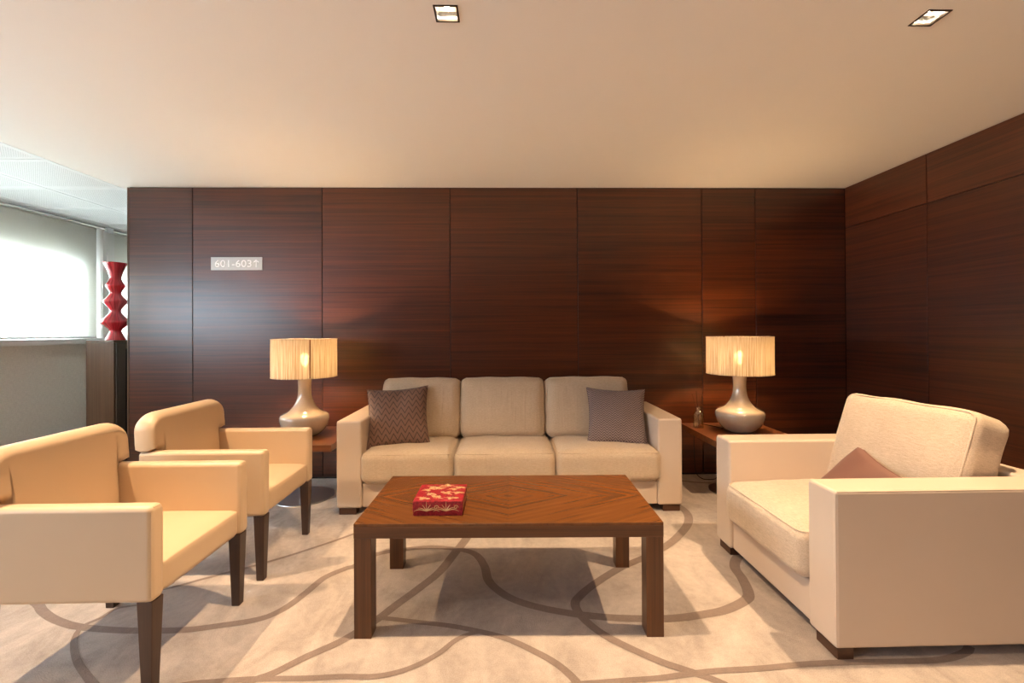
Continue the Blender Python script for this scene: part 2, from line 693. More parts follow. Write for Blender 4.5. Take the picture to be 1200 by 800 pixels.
def throw_pillow(size, thick, ear=0.10, n=26, seed=3, dent=0.0):
    """square scatter cushion lying in its x-y plane, soft corners drawn out to points"""
    bm = bmesh.new()
    h = size / 2
    rnd = random.Random(seed)
    ph = [rnd.uniform(0, 6.28) for _ in range(4)]
    sheets = []
    for sgn in (1, -1):
        g = []
        for j in range(n + 1):
            row = []
            v = -1 + 2 * j / n
            for i in range(n + 1):
                u = -1 + 2 * i / n
                edge = i in (0, n) or j in (0, n)
                if sgn < 0 and edge:
                    row.append(sheets[0][j][i])
                    continue
                x = u * h * (1 - ear * (1 - v * v))
                y = v * h * (1 - ear * (1 - u * u))
                t = max(0.0, 1 - u * u) ** 0.5 * max(0.0, 1 - v * v) ** 0.5
                z = sgn * thick / 2 * t ** 0.85
                z += 0.006 * t * math.sin(u * 6 + ph[0] + v * 2) * math.sin(v * 5 + ph[1])
                if dent:
                    z -= dent * math.exp(-((u - 0.1) ** 2) * 18) * max(0.0, v + 0.2) * t * (1 if sgn > 0 else 0)
                row.append(bm.verts.new((x, y, z)))
            g.append(row)
        sheets.append(g)
        for j in range(n):
            for i in range(n):
                q = (g[j][i], g[j][i + 1], g[j + 1][i + 1], g[j + 1][i])
                bm.faces.new(q if sgn > 0 else q[::-1])
    rim = []
    g = sheets[0]
    rim += [g[0][i].co.copy() for i in range(n)] + [g[j][n].co.copy() for j in range(n)]
    rim += [g[n][i].co.copy() for i in range(n, 0, -1)] + [g[j][0].co.copy() for j in range(n, 0, -1)]
    return bm, rim


def copy_tree(o, parent=None):
    c = o.copy()
    C.objects.link(c)
    if parent:
        c.parent = parent
    for ch in list(o.children):
        copy_tree(ch, c)
    return c


# ------------------------------------------------------------------ the room
WY = 3.79        # back wall face
WX = 2.90        # right wall face
WL = -3.08       # free end of the back wall
LX = -4.60       # window wall face
CZ = 2.405       # ceiling
FY = 6.30        # far end of the passage behind the wall
RY = -2.60       # wall behind the camera
SPOTS = [(x, y) for y in (1.72, 0.53, -0.66) for x in (-2.07, -0.207, 1.656)]  # rearmost row is unseen, added for general light in the room

# floor: carpet with its woven lines in one mesh
bm = box((LX - 0.1, RY - 0.1, -0.05), (WX + 0.1, FY + 0.1, 0.0))
CURVES = [
    ((0.034, 0.05), [(-2.62, 2.75), (-2.42, 2.42), (-2.20, 2.16), (-2.052, 2.055), (-2.0, 2.017), (-1.899, 1.961), (-1.773, 1.913), (-1.641, 1.888), (-1.482, 1.873), (-1.299, 1.873), (-1.166, 1.897), (-1.025, 1.937), (-0.958, 2.006), (-0.916, 2.121), (-0.88, 2.251), (-0.806, 2.337), (-0.767, 2.361), (-0.698, 2.476), (-0.559, 2.529), (-0.398, 2.554), (-0.238, 2.519), (-0.15, 2.459), (-0.099, 2.333), (-0.078, 2.212), (-0.031, 2.123), (0.039, 2.047), (0.142, 1.987), (0.269, 1.941), (0.346, 1.922), (0.468, 1.901), (0.594, 1.892), (0.724, 1.894), (0.865, 1.919), (0.959, 1.946), (1.076, 2.011), (1.119, 2.069), (1.152, 2.184), (1.172, 2.295), (1.244, 2.398), (1.374, 2.51)]),
    ((0.055, 0.024), [(-0.204, 2.84), (-0.217, 2.664), (-0.267, 2.481), (-0.323, 2.29), (-0.402, 2.141), (-0.476, 2.017), (-0.529, 1.923), (-0.596, 1.833), (-0.649, 1.775), (-0.736, 1.704), (-0.812, 1.63), (-0.868, 1.596), (-0.899, 1.563), (-1.08, 1.36), (-1.20, 1.05), (-1.22, 0.70)]),
    ((0.026, 0.034), [(-0.535, 1.918), (-0.516, 1.928), (-0.357, 1.896), (-0.23, 1.871), (-0.113, 1.835), (0.006, 1.786), (0.112, 1.712), (0.184, 1.649), (0.226, 1.594), (0.247, 1.555), (0.259, 1.511), (0.26, 1.30), (0.18, 1.02), (0.10, 0.70)]),
    ((0.022, 0.03), [(-0.065, 1.814), (-0.113, 1.825), (-0.184, 1.787), (-0.243, 1.713), (-0.312, 1.654), (-0.383, 1.618), (-0.462, 1.601), (-0.569, 1.604), (-0.691, 1.599), (-0.87, 1.6), (-0.999, 1.592), (-1.131, 1.569), (-1.40, 1.45), (-1.75, 1.20), (-2.20, 1.02)]),
    ((0.055, 0.026), [(1.154, 3.227), (1.202, 3.083), (1.201, 2.953), (1.142, 2.809), (1.021, 2.648), (0.901, 2.524), (0.76, 2.413), (0.584, 2.296), (0.431, 2.16), (0.34, 2.058), (0.311, 1.995), (0.329, 1.905), (0.386, 1.806), (0.472, 1.721), (0.571, 1.643), (0.661, 1.591), (0.731, 1.546), (0.773, 1.497), (0.90, 1.28), (0.94, 0.98), (0.86, 0.66)]),
    ((0.024, 0.03), [(-0.30, 1.22), (0.0, 1.43), (0.197, 1.534), (0.361, 1.556), (0.526, 1.567), (0.64, 1.583), (0.755, 1.596), (0.921, 1.604), (1.097, 1.62), (1.269, 1.624), (1.438, 1.623), (1.552, 1.625), (1.63, 1.636), (1.717, 1.664), (1.762, 1.695)]),
    ((0.02, 0.022), [(-1.616, 2.162), (-1.543, 2.203), (-1.432, 2.283), (-1.265, 2.393), (-1.094, 2.535), (-0.889, 2.741), (-0.679, 3.028), (-0.534, 3.171)]),
    ((0.014, 0.034), [(-1.592, 2.055), (-1.688, 2.026), (-1.705, 1.962), (-1.729, 1.907), (-1.697, 1.838), (-1.636, 1.769), (-1.56, 1.7), (-1.478, 1.64), (-1.425, 1.603), (-1.343, 1.546), (-1.15, 1.40), (-0.85, 1.30), (-0.50, 1.27)]),
    ((0.03, 0.03), [(1.231, 3.633), (1.418, 3.616), (1.549, 3.57), (1.712, 3.555)]),
]
for ci, ((w0, w1), pts) in enumerate(CURVES):
    sp = smooth_path([(x, y, 0) for x, y in pts], 6)
    nn = len(sp)
    prev = None
    for i, p in enumerate(sp):
        d = sp[min(i + 1, nn - 1)] - sp[max(i - 1, 0)]
        d.z = 0
        d.normalize()
        s = Vector((-d.y, d.x, 0))
        w = (w0 + (w1 - w0) * i / (nn - 1)) / 2
        z = Vector((0, 0, 0.0010 + 0.00012 * ci))
        cur = (bm.verts.new(p + s * w + z), bm.verts.new(p - s * w + z))
        if prev:
            f = bm.faces.new((prev[0], prev[1], cur[1], cur[0]))
            f.material_index = 1
        prev = cur
floor = struct(obj('floor', bm, [M['carpet'], M['carpet_line']], smooth=False))

# main ceiling with square openings for the downlights
HS = 0.044
xs = sorted({-3.14, WX + 0.1} | {round(x + s * HS, 4) for x, _ in SPOTS for s in (-1, 1)})
ys = sorted({RY - 0.1, WY + 0.06} | {round(y + s * HS, 4) for _, y in SPOTS for s in (-1, 1)})
bm = bmesh.new()
vv = {(i, j): bm.verts.new((x, y, CZ)) for i, x in enumerate(xs) for j, y in enumerate(ys)}
for i in range(len(xs) - 1):
    for j in range(len(ys) - 1):
        mx, my = (xs[i] + xs[i + 1]) / 2, (ys[j] + ys[j + 1]) / 2
        if any(abs(mx - x) < HS * 0.5 and abs(my - y) < HS * 0.5 for x, y in SPOTS):
            continue
        bm.faces.new((vv[i, j], vv[i, j + 1], vv[i + 1, j + 1], vv[i + 1, j]))
ret = bmesh.ops.extrude_face_region(bm, geom=bm.faces[:])
for g in ret['geom']:
    if isinstance(g, bmesh.types.BMVert):
        g.co.z += 0.16
struct(obj('ceiling', bm, M['ceiling'], smooth=False))
# slab over everything, above the hanging ceilings
struct(obj('ceiling', box((LX - 0.1, RY - 0.1, CZ + 0.17), (WX + 0.1, FY + 0.1, CZ + 0.25)), M['plaster'], smooth=False))

# perforated tile ceiling along the windows
strip = struct(obj('ceiling', box((LX - 0.02, RY, CZ + 0.012), (-3.142, WY + 0.0, CZ + 0.05)), M['white'], smooth=False))
struct(obj('ceiling', box((LX - 0.02, WY + 0.001, CZ + 0.012), (1.0, FY, CZ + 0.05)), M['white'], smooth=False))
x0, pitch = -3.145, 0.626
for i in range(3):
    for j in range(-6, 6):
        ya = 3.20 + j * pitch
        yb = ya + pitch - 0.006
        xb = x0 - i * pitch
        xa = xb - pitch + 0.006
        if yb < RY or ya > FY - 0.3:
            continue
        cut = max(xa, LX + 0.005)
        if cut > xb - 0.05:
            continue
        cx, cy = (xa + xb) / 2, (ya + yb) / 2
        if i == 0 and ya > WY - 0.62:
            pass
        obj('tile', box((cut - cx, ya - cy, 0), (xb - cx, yb - cy, 0.012), 0.002, 1), M['perforated'], strip,
            (cx, cy, CZ))

# back wall: dark core with veneer panels and black shadow gaps
wb = struct(obj('wall_back', box((WL + 0.012, WY + 0.012, 0), (WX + 0.1, WY + 0.12, CZ)), M['groove'], smooth=False))
edges = [WL + 0.014, -2.549, -1.492, -0.436, 0.627, 1.676, 2.133, WX]
for a, b in zip(edges, edges[1:]):
    cx = (a + b) / 2
    obj('panel', box((a - cx + 0.003, -0.007, 0.0), (b - cx - 0.003, 0.014, CZ - 0.012), 0.0015, 2), M['wall_wood'], wb,
        (cx, WY + 0.007, 0.006))
obj('edge_strip', box((WL, WY + 0.0, 0), (WL + 0.012, WY + 0.125, CZ - 0.004), 0.002, 2), M['cabinet_wood'], wb)
# back face of that wall, towards the passage
obj('rear_face', box((WL, WY + 0.12, 0), (1.0, WY + 0.135, CZ)), M['plaster'], wb, smooth=False)

# right wall, the same veneer with a frieze above
wr = struct(obj('wall_right', box((WX + 0.012, RY - 0.1, 0), (WX + 0.12, WY + 0.1, CZ)), M['groove'], smooth=False))
ye = [WY - 0.0, 3.047, 1.55, 0.05, -1.45, RY]
for a, b in zip(ye, ye[1:]):
    cy = (a + b) / 2
    for z0, z1 in ((0.006, 2.062), (2.066, CZ - 0.003)):
        obj('panel', box((-0.007, b - cy + 0.003, z0), (0.014, a - cy - 0.003, z1), 0.0015, 2), M['wall_wood_y'], wr,
            (WX + 0.007, cy, 0))

# wall behind the camera and the end of the passage
struct(obj('wall_rear', box((LX - 0.1, RY - 0.1, 0), (WX + 0.1, RY, CZ + 0.1)), M['wall_wood'], smooth=False))
struct(obj('wall_far', box((LX - 0.1, FY, 0), (1.1, FY + 0.1, CZ + 0.1)), M['plaster'], smooth=False))
struct(obj('wall_passage', box((1.0, WY + 0.1, 0), (1.1, FY, CZ + 0.1)), M['plaster'], smooth=False))

# window wall: solid parapet, head, and piers between the openings
WIN = [(5.48, 6.16), (1.95, 4.97), (-2.4, 1.45)]
SILL, HEAD = 1.15, 1.94
bm = bmesh.new()
add_box(bm, (LX - 0.22, RY - 0.1, 0), (LX, FY + 0.1, SILL - 0.03))
add_box(bm, (LX - 0.22, RY - 0.1, HEAD), (LX, FY + 0.1, CZ + 0.16))
cuts = [FY + 0.1] + [v for w in WIN for v in (w[1], w[0])] + [RY - 0.1]
for a, b in zip(cuts[0::2], cuts[1::2]):
    add_box(bm, (LX - 0.22, b, SILL - 0.03), (LX, a, HEAD))
wl = struct(obj('wall_left', bm, M['wallcover'], smooth=False))
for k, (a, b) in enumerate(WIN):
    bm = bmesh.new()
    xo, xi = LX - 0.17, LX - 0.10
    add_box(bm, (xo, a, SILL - 0.03), (xi, b, SILL + 0.03), 0.004, 2)
    add_box(bm, (xo, a, HEAD - 0.06), (xi, b, HEAD), 0.004, 2)
    nb = max(1, round((b - a) / 1.55))
    for q in range(nb + 1):
        yy = a + 0.03 + (b - a - 0.06) * q / nb
        add_box(bm, (xo, yy - 0.03, SILL), (xi, yy + 0.03, HEAD), 0.004, 2)
    wn = struct(obj('window_%d' % (k + 1), bm, M['white']))
    obj('pane', box((LX - 0.139, a + 0.01, SILL), (LX - 0.135, b - 0.01, HEAD - 0.02)), M['glass_dark' if k == 2 else 'glass'], wn, smooth=False)
    ld = bpy.data.lights.new('sky_portal', 'AREA')
    ld.shape = 'RECTANGLE'
    ld.size, ld.size_y = HEAD - SILL, b - a
    ld.cycles.is_portal = True
    lo = bpy.data.objects.new('sky_portal', ld)
    C.objects.link(lo)
    lo.location = (LX - 0.2, (a + b) / 2, (SILL + HEAD) / 2)
    lo.rotation_euler = (0, -PI / 2, 0)
# continuous white sill board
sl = struct(obj('trim_1', box((LX - 0.10, RY + 0.01, 1.092), (LX + 0.12, FY - 0.01, 1.150), 0.006, 2), M['white']))
# white pier between the two visible blinds
pier = struct(obj('trim_2', box((LX, 5.20, 1.15), (LX + 0.11, 5.35, CZ + 0.01), 0.003, 2), M['white']))
obj('cover_plate', box((LX + 0.11, 5.245, 2.02), (LX + 0.125, 5.325, 2.16), 0.003, 2), M['white'], pier)

# baseboard along the wall behind the sofa
struct(obj('baseboard_back', box((WL + 0.02, WY - 0.008, 0.0), (WX, WY + 0.004, 0.012), 0.002, 1), M['groove']))

# ------------------------------------------------------------------ roller blinds and their chrome rail
rail = thing('blind_rail', 'long thin chrome rail under the perforated ceiling carrying the roller blinds', 'rail', (LX + 0.115, 1.9, 2.382))
obj('tube', tube([(0, -4.2, 0), (0, 4.2, 0)], 0.013, 12), M['chrome'], rail)
for y in (3.37, -0.225):
    br = obj('bracket', box((-0.05, y - 0.045, -0.035), (0.018, y + 0.045, 0.03), 0.008, 2), M['clear_plastic'], rail)
BL = [('large white roller blind glowing with daylight, left of the red vase', 1.75, 5.16),
      ('narrow white roller blind behind the red vase', 5.38, 6.22),
      ]
for lab, a, b in BL:
    t = thing('roller_blind', lab, 'blind', (LX + 0.07, (a + b) / 2, 1.152), 0, 'roller blinds on the window wall')
    hw = (b - a) / 2
    obj('fabric', box((-0.0006, -hw, 0.02), (0.0006, hw, 1.22)), M['blind'], t, smooth=False)
    obj('bottom_bar', box((-0.008, -hw, 0.0), (0.008, hw, 0.024), 0.004, 2), M['white'], t)
    obj('roller', tube([(-0.012, -hw, 1.215), (-0.012, hw, 1.215)], 0.017, 16), M['blind'], t)

# ------------------------------------------------------------------ downlights
VISIBLE = {(-0.207, 1.72): 'lit square recessed downlight in the ceiling above the coffee table',
           (1.656, 1.72): 'lit square recessed downlight in the ceiling above the armchair'}


def downlight(x, y, label):
    t = thing('downlight', label, 'ceiling light', (x, y, CZ), 0, 'square recessed downlights')
    bm = bmesh.new()
    f, g = HS + 0.002, HS - 0.006
    for lo, hi in (((-f, -f), (f, -g)), ((-f, g), (f, f)), ((-f, -g), (-g, g)), ((g, -g), (f, g))):
        add_box(bm, (lo[0], lo[1], -0.003), (hi[0], hi[1], 0.010), 0.001, 1)
    obj('frame', bm, M['bronze'], t)
    bm = bmesh.new()          # tapering bright box, open below
    lo = [bm.verts.new((sx * g, sy * g, 0.006)) for sx, sy in ((-1, -1), (1, -1), (1, 1), (-1, 1))]
    hi = [bm.verts.new((sx * 0.026, sy * 0.026, 0.085)) for sx, sy in ((-1, -1), (1, -1), (1, 1), (-1, 1))]
    for k in range(4):
        bm.faces.new((lo[k], lo[(k + 1) % 4], hi[(k + 1) % 4], hi[k]))
    bm.faces.new(hi)
    obj('reflector', bm, M['reflector'], t, smooth=False)
    obj('bulb', lathe([(0, 0.028), (0.012, 0.030), (0.020, 0.038), (0.022, 0.05), (0.016, 0.068), (0.014, 0.084), (0, 0.084)], 24), M['spot_bulb'], t)
    obj('baffle', box((-g, 0.018, 0.020), (g, 0.021, 0.05)), M['bronze'], t, smooth=False)
    ld = bpy.data.lights.new('downlight_lamp', 'SPOT')
    ld.energy = SPOT_POWER * (1.0 if y > 1 else 0.24 if x > 1 else 0.12)
    ld.color = SPOT_COLOUR
    ld.shadow_soft_size = 0.022
    ld.spot_size = math.radians(98)
    ld.spot_blend = 0.75
    o = bpy.data.objects.new('downlight_lamp', ld)
    C.objects.link(o)
    o.parent = t
    o.location = (0, 0, -0.006)


for x, y in SPOTS:
    downlight(x, y, VISIBLE.get((x, y), 'square recessed downlight in the ceiling outside the picture'))

# ------------------------------------------------------------------ sofa and armchair
H_ARM = 0.617


def sofa_frame(t, W, D, AW, mat, seam=True):
    """front faces -y, origin at the middle of the front edge on the floor"""
    hw = W / 2
    Z0 = 0.045
    for s in (-1, 1):
        xa, xb = (s * hw, s * (hw - AW)) if s < 0 else (hw - AW, hw)
        arm = obj('armrest', box((min(xa, xb), 0, Z0), (max(xa, xb), D, H_ARM), 0.014, 4), mat, t)
        bm = bmesh.new()
        xo = s * (hw - 0.0048)
        add_tube(bm, [(xo, 0.0048, Z0 + 0.012), (xo, 0.0048, H_ARM - 0.012)], 0.0032, 8)
        add_tube(bm, [(xo, 0.010, H_ARM - 0.0048), (xo, D - 0.012, H_ARM - 0.0048)], 0.0032, 8)
        obj('piping', bm, mat, arm)
        for ya, yb in ((0.014, 0.075), (D - 0.13, D - 0.02)):
            fx = s * (hw - 0.012)
            fx2 = s * (hw - 0.125)
            obj('foot', box((min(fx, fx2), ya, 0), (max(fx, fx2), yb, Z0 + 0.004), 0.002, 1), M['foot_wood'], t)
    obj('base_rail', box((-hw + AW - 0.002, 0.016, Z0), (hw - AW + 0.002, D - 0.05, 0.205), 0.012, 3), mat, t)
    obj('back_frame', box((-hw + AW - 0.002, D - 0.12, Z0), (hw - AW + 0.002, D - 0.002, H_ARM - 0.002), 0.014, 4), mat, t)


def piping_loop(hx, hy, z, r=0.003, rad=0.05, plane='xy'):
    pts = []
    for a, b in rect_loop(hx, hy, rad):
        pts.append((a, b, z) if plane == 'xy' else (a, z, b))
    return tube(pts, r, 6, True)


SX, SY = 0.045, 3.008
sofa = thing('sofa', 'long beige three-seat sofa with pale arms against the dark panelled wall', 'sofa', (SX, SY, 0), -0.004)
sofa_frame(sofa, 2.285, 0.765, 0.162, M['arm_leather'])
seat_x = [-0.985, -0.329 - SX, 0.346 - SX, 1.000]
for k in range(3):
    a, b = seat_x[k], seat_x[k + 1]
    cx, w = (a + b) / 2, b - a - 0.006
    bm = cushion(w, 0.62, 0.205, 0.045, 0.0, 0.022, 2, 16, 0.003, 20 + k, 0.004)
    sc_ = obj('seat_cushion', bm, M['linen'], sofa, (cx, 0.275, 0.309))
    obj('piping', piping_loop(w / 2 - 0.0122, 0.2972, 0.0905, 0.0032, 0.035), M['linen'], sc_)
back_x = [-0.958, -0.326 - SX, 0.313 - SX, 0.905]
for k in range(3):
    a, b = back_x[k], back_x[k + 1]
    cx, w = (a + b) / 2, b - a - 0.006
    bm = cushion(w, 0.19, 0.45, 0.05, 0.028, 0.01, 1, 16, 0.004, 40 + k, 0.004)
    bc = obj('back_cushion', bm, M['linen'], sofa, (cx, 0.485, 0.622), (math.radians(-9), 0, 0))
    obj('piping', piping_loop(w / 2 - 0.0138, 0.2115, -0.0815, 0.0032, 0.035, 'xz'), M['linen'], bc)

AC_Y = 2.083
arm = thing('armchair', 'big square cream armchair with a loose back cushion, beside the right wall', 'armchair', (1.197, AC_Y, 0), -PI / 2 + 0.003)
sofa_frame(arm, 0.915, 0.985, 0.150, M['arm_leather'])
bm = cushion(0.612, 0.70, 0.205, 0.05, 0.0, 0.028, 2, 16, 0.003, 61, 0.004)
sc_ = obj('seat_cushion', bm, M['linen_light'], arm, (0, 0.315, 0.308))
obj('piping', piping_loop(0.306 - 0.0138, 0.35 - 0.0138, 0.0895, 0.0034, 0.035), M['linen_light'], sc_)
bm = cushion(0.63, 0.19, 0.50, 0.045, 0.022, 0.02, 1, 18, 0.005, 77, 0.004)
bc = obj('back_cushion', bm, M['linen_light'], arm, (-0.032, 0.703, 0.606), (math.radians(-19), 0, math.radians(6)))
obj('piping', piping_loop(0.315 - 0.0120, 0.25 - 0.0120, -0.0835, 0.0042, 0.035, 'xz'), M['linen_light'], bc)

# ------------------------------------------------------------------ scatter cushions
def pillow(label, size, thick, mat, loc, tilt, yaw, roll, seed, dent=0.0, ear=0.095):
    bm, rim = throw_pillow(size, thick, ear, 26, seed, dent)
    o = obj('throw_pillow', bm, mat)
    tag(o, label, 'cushion', 'scatter cushions')
    o.matrix_world = (Matrix.Translation(loc) @ Matrix.Rotation(yaw, 4, 'Z') @ Matrix.Rotation(PI / 2 - tilt, 4, 'X')
                      @ Matrix.Rotation(roll, 4, 'Z'))
    obj('seam', tube(rim, 0.0022, 6, True), mat, o)
    return o


pillow('brown zigzag-patterned cushion against the left arm of the sofa', 0.435, 0.13, M['pillow_brown'],
       (-0.748, 3.250, 0.602), math.radians(26), math.radians(7), math.radians(3.0), 3, 0.02)
pillow('greyish herringbone cushion against the right arm of the sofa', 0.425, 0.13, M['pillow_grey'],
       (0.812, 3.250, 0.590), math.radians(27), math.radians(-5), math.radians(-2.0), 5)
pillow('plain mauve cushion slumped against the back of the big armchair', 0.40, 0.10, M['mauve'],
       (1.630, 2.105, 0.440), math.radians(40), -PI / 2, math.radians(-14), 9)

# ------------------------------------------------------------------ cream leather tub chairs
def tub_chair(label, loc):
    """faces +x; origin on the floor under the middle of the seat"""
    t = thing('leather_armchair', label, 'chair', loc, 0, 'cream leather chairs')
    L = M['chair_leather']
    hx, hy, aw = 0.30, 0.2835, 0.060
    for s in (-1, 1):
        y0, y1 = (-hy, -hy + aw) if s < 0 else (hy - aw, hy)
        a = obj('armrest', box((-hx, y0, 0.315), (hx, y1, 0.632), 0.019, 5), L, t)
        bm = bmesh.new()
        for yy in (y0 + 0.0058, y1 - 0.0058):
            add_tube(bm, [(hx - 0.0058, yy, 0.33), (hx - 0.0058, yy, 0.613)], 0.0022, 6)
        add_tube(bm, [(hx - 0.0058, y0 + 0.016, 0.6262), (hx - 0.0058, y1 - 0.016, 0.6262)], 0.0022, 6)
        obj('piping', bm, L, a)
    bm = cushion(0.50, 2 * (hy - aw) + 0.004, 0.118, 0.026, 0.0, 0.010, 2, 12)
    obj('seat', bm, L, t, (hx - 0.25 - 0.004, 0, 0.374))
    # one upholstered back: narrow between the arms, its rounded head wider and resting on them
    bm = bmesh.new()
    wn, wh, zs, zt = hy - aw - 0.002, hy + 0.003, 0.2655, 0.450
    half = [(wn, 0.0), (wn, zs - 0.004), (wn + 0.006, zs)]
    half += [(wh - 0.012 + 0.012 * math.cos(a_), zs + 0.012 + 0.012 * math.sin(a_)) for a_ in [-PI / 2 + PI / 2 * k / 4 for k in range(5)]]
    rc = 0.085
    half += [(wh - rc + rc * math.cos(a_), zt - rc + rc * math.sin(a_)) for a_ in [PI / 2 * k / 6 for k in range(7)]]
    loop = half + [(-y_, z_) for y_, z_ in reversed(half)]
    th = 0.050
    prof = [(th * math.cos(a_) - (0.012 if k_ else -0.012) * 0, 0.040 * (1 - math.sin(a_))) for k_, a_ in
            enumerate([PI - 0.02 - (PI - 0.04) * q_ / 14 for q_ in range(15)])]
    ring_n = len(loop)

    def inset(d):
        out = []
        for k in range(ring_n):
            p0, p1, p2 = Vector(loop[k - 1]), Vector(loop[k]), Vector(loop[(k + 1) % ring_n])
            e1, e2 = (p1 - p0).normalized(), (p2 - p1).normalized()
            nrm = Vector((-(e1 + e2).y, (e1 + e2).x))
            nrm = nrm.normalized() if nrm.length > 1e-6 else Vector((-e1.y, e1.x))
            q = p1 + nrm * (d / max(0.5, nrm.dot(Vector((-e1.y, e1.x)))))
            out.append(Vector((p1.x + (q.x - p1.x) * 0.45, q.y)))
        return out
    rings = []
    for x_, d_ in prof:
        rings.append([bm.verts.new((x_, q.x, q.y)) for q in inset(d_)])
    for ra, rb in zip(rings, rings[1:]):
        for k in range(ring_n):
            bm.faces.new((ra[k], ra[(k + 1) % ring_n], rb[(k + 1) % ring_n], rb[k]))
    bm.faces.new(rings[0][::-1])
    bm.faces.new(rings[-1])
    bmesh.ops.triangulate(bm, faces=[f for f in bm.faces if len(f.verts) > 4])
    obj('backrest', bm, L, t, (-0.252, 0, 0.365), (0, math.radians(-3.5), 0))
    for sx in (-1, 1):
        for s in (-1, 1):
            w, tp = 0.052, 0.66
            bm = box((-w / 2, -w / 2, 0), (w / 2, w / 2, 0.318), 0.003, 2, taper=(tp, tp))
            lg = obj('leg', bm, M['leg_dark'], t, (sx * (hx - 0.030), s * (hy - 0.034), 0))
            if sx < 0:
                for v in lg.data.vertices:
                    if v.co.z < 0.1:
                        v.co.x -= 0.004
    return t


tub_chair('cream leather chair with dark tapered legs nearest the camera', (-1.452, 1.797, 0))
tub_chair('cream leather chair beside the table lamp and the sofa', (-1.452, 2.497, 0))

# ------------------------------------------------------------------ coffee table and the red box
ct = thing('coffee_table', 'low rectangular walnut coffee table with diamond-matched veneer top', 'coffee table', (0.024, 2.085, 0), -0.018)
hx, hy = 0.6085, 0.297
obj('tabletop', box((-hx, -hy, -0.012), (hx, hy, 0.0), 0.0015, 2), M['coffee_top'], ct, (0, 0, 0.450))
for lo, hi, mt in (((-hx, -hy), (hx, -hy + 0.022), 'table_wood'), ((-hx, hy - 0.022), (hx, hy), 'table_wood'),
                   ((-hx, -hy + 0.022), (-hx + 0.022, hy - 0.022), 'side_wood'), ((hx - 0.022, -hy + 0.022), (hx, hy - 0.022), 'side_wood')):
    obj('apron', box((*lo, 0.392), (*hi, 0.4385), 0.001, 1), M[mt], ct)
for sx in (-1, 1):
    for sy in (-1, 1):
        w = 0.068
        cx, cy = sx * (hx - w / 2 - 0.0006), sy * (hy - w / 2 - 0.0006)
        obj('leg', box((-w / 2, -w / 2, 0), (w / 2, w / 2, 0.3925), 0.0015, 2), M['table_leg_wood'], ct, (cx, cy, 0))

bx = thing('gift_box', 'small square red box with pale gold leaf pattern on the coffee table', 'box', (-0.269, 1.968, 0.4505), -0.008)
bw = 0.102
obj('base', box((-bw + 0.0015, -bw + 0.0015, 0), (bw - 0.0015, bw - 0.0015, 0.03), 0.001, 1), M['red_paper'], bx)
lid = obj('lid', box((-bw, -bw, 0.016), (bw, bw, 0.060), 0.0015, 2), M['red_paper'], bx)
bm = bmesh.new()


def frond(bm, org, ux, uy, n, curl, ln, r=0.0014):
    """palmette: a fan of curling leaf lines"""
    for k in range(n):
        a = (k / (n - 1) - 0.5) * 2
        pts = []
        for q in range(9):
            s = q / 8
            xx = a * ln * (s ** 0.8) * 1.05 + a * curl * s * s
            yy = ln * s * (1 - 0.55 * abs(a)) - abs(a) * curl * 1.6 * s ** 3
            pts.append(Vector(org) + Vector(ux) * xx + Vector(uy) * yy)
        add_tube(bm, pts, [r * (1.3 - 0.9 * q / 8) for q in range(9)], 5)


def scroll(bm, org, ux, uy, rad, turns, flip, r=0.0014):
    pts = []
    for q in range(19):
        s = q / 18
        a = flip * turns * 2 * PI * s
        rr = rad * (1 - 0.85 * s)
        pts.append(Vector(org) + Vector(ux) * rr * math.cos(a) + Vector(uy) * rr * math.sin(a))
    add_tube(bm, pts, r, 5)


for cxx in (-0.046, 0.034):
    frond(bm, (cxx, -bw, 0.020), (1, 0, 0), (0, 0, 1), 7, 0.012, 0.038, 0.0017)
    scroll(bm, (cxx + 0.040, -bw, 0.034), (1, 0, 0), (0, 0, 1), 0.010, 1.2, 1, 0.0014)
rb = random.Random(4)
spots_ = [(-0.064, -0.060), (-0.012, -0.064), (0.050, -0.058), (-0.040, -0.010), (0.022, -0.016), (0.070, 0.004),
          (-0.070, 0.040), (-0.012, 0.042), (0.046, 0.050), (-0.044, 0.074), (0.016, 0.076), (0.074, 0.070)]
for k, (ox, oy) in enumerate(spots_):
    a_ = rb.uniform(-0.7, 0.7) + (PI if k % 3 == 1 else 0)
    ux, uy = Vector((math.cos(a_), math.sin(a_), 0)), Vector((-math.sin(a_), math.cos(a_), 0))
    o_ = Vector((ox, oy, 0.060)) - uy * 0.012
    frond(bm, o_, ux, uy, 6, 0.004, 0.026, 0.0021)
    scroll(bm, Vector((ox, oy, 0.060)) - uy * 0.019, ux, uy, 0.010, 1.5, 1 if k % 2 else -1, 0.0019)
    scroll(bm, Vector((ox, oy, 0.060)) + ux * 0.024 - uy * 0.008, ux, uy, 0.009, 1.3, -1 if k % 2 else 1, 0.0017)
for j in range(3):
    frond(bm, (bw, -0.06 + j * 0.06, 0.022), (0, 1, 0), (0, 0, 1), 5, 0.004, 0.026)
obj('gold_pattern', bm, M['gold'], lid)

# ------------------------------------------------------------------ side tables, table lamps, diffuser
def side_table(label, loc):
    t = thing('side_table', label, 'side table', loc, 0, 'square side tables by the sofa')
    obj('tabletop', box((-0.31, -0.31, 0.406), (0.31, 0.31, 0.450), 0.002, 2), M['side_wood'], t)
    obj('pole', lathe([(0, 0.008), (0.026, 0.008), (0.026, 0.400), (0, 0.400)], 32), M['steel'], t)
    obj('collar', lathe([(0, 0.392), (0.09, 0.392), (0.09, 0.4065), (0, 0.4065)], 32), M['steel'], t)
    obj('base', lathe([(0, 0), (0.205, 0), (0.207, 0.003), (0.205, 0.007), (0.03, 0.012), (0, 0.012)], 64), M['steel'], t)
    return t


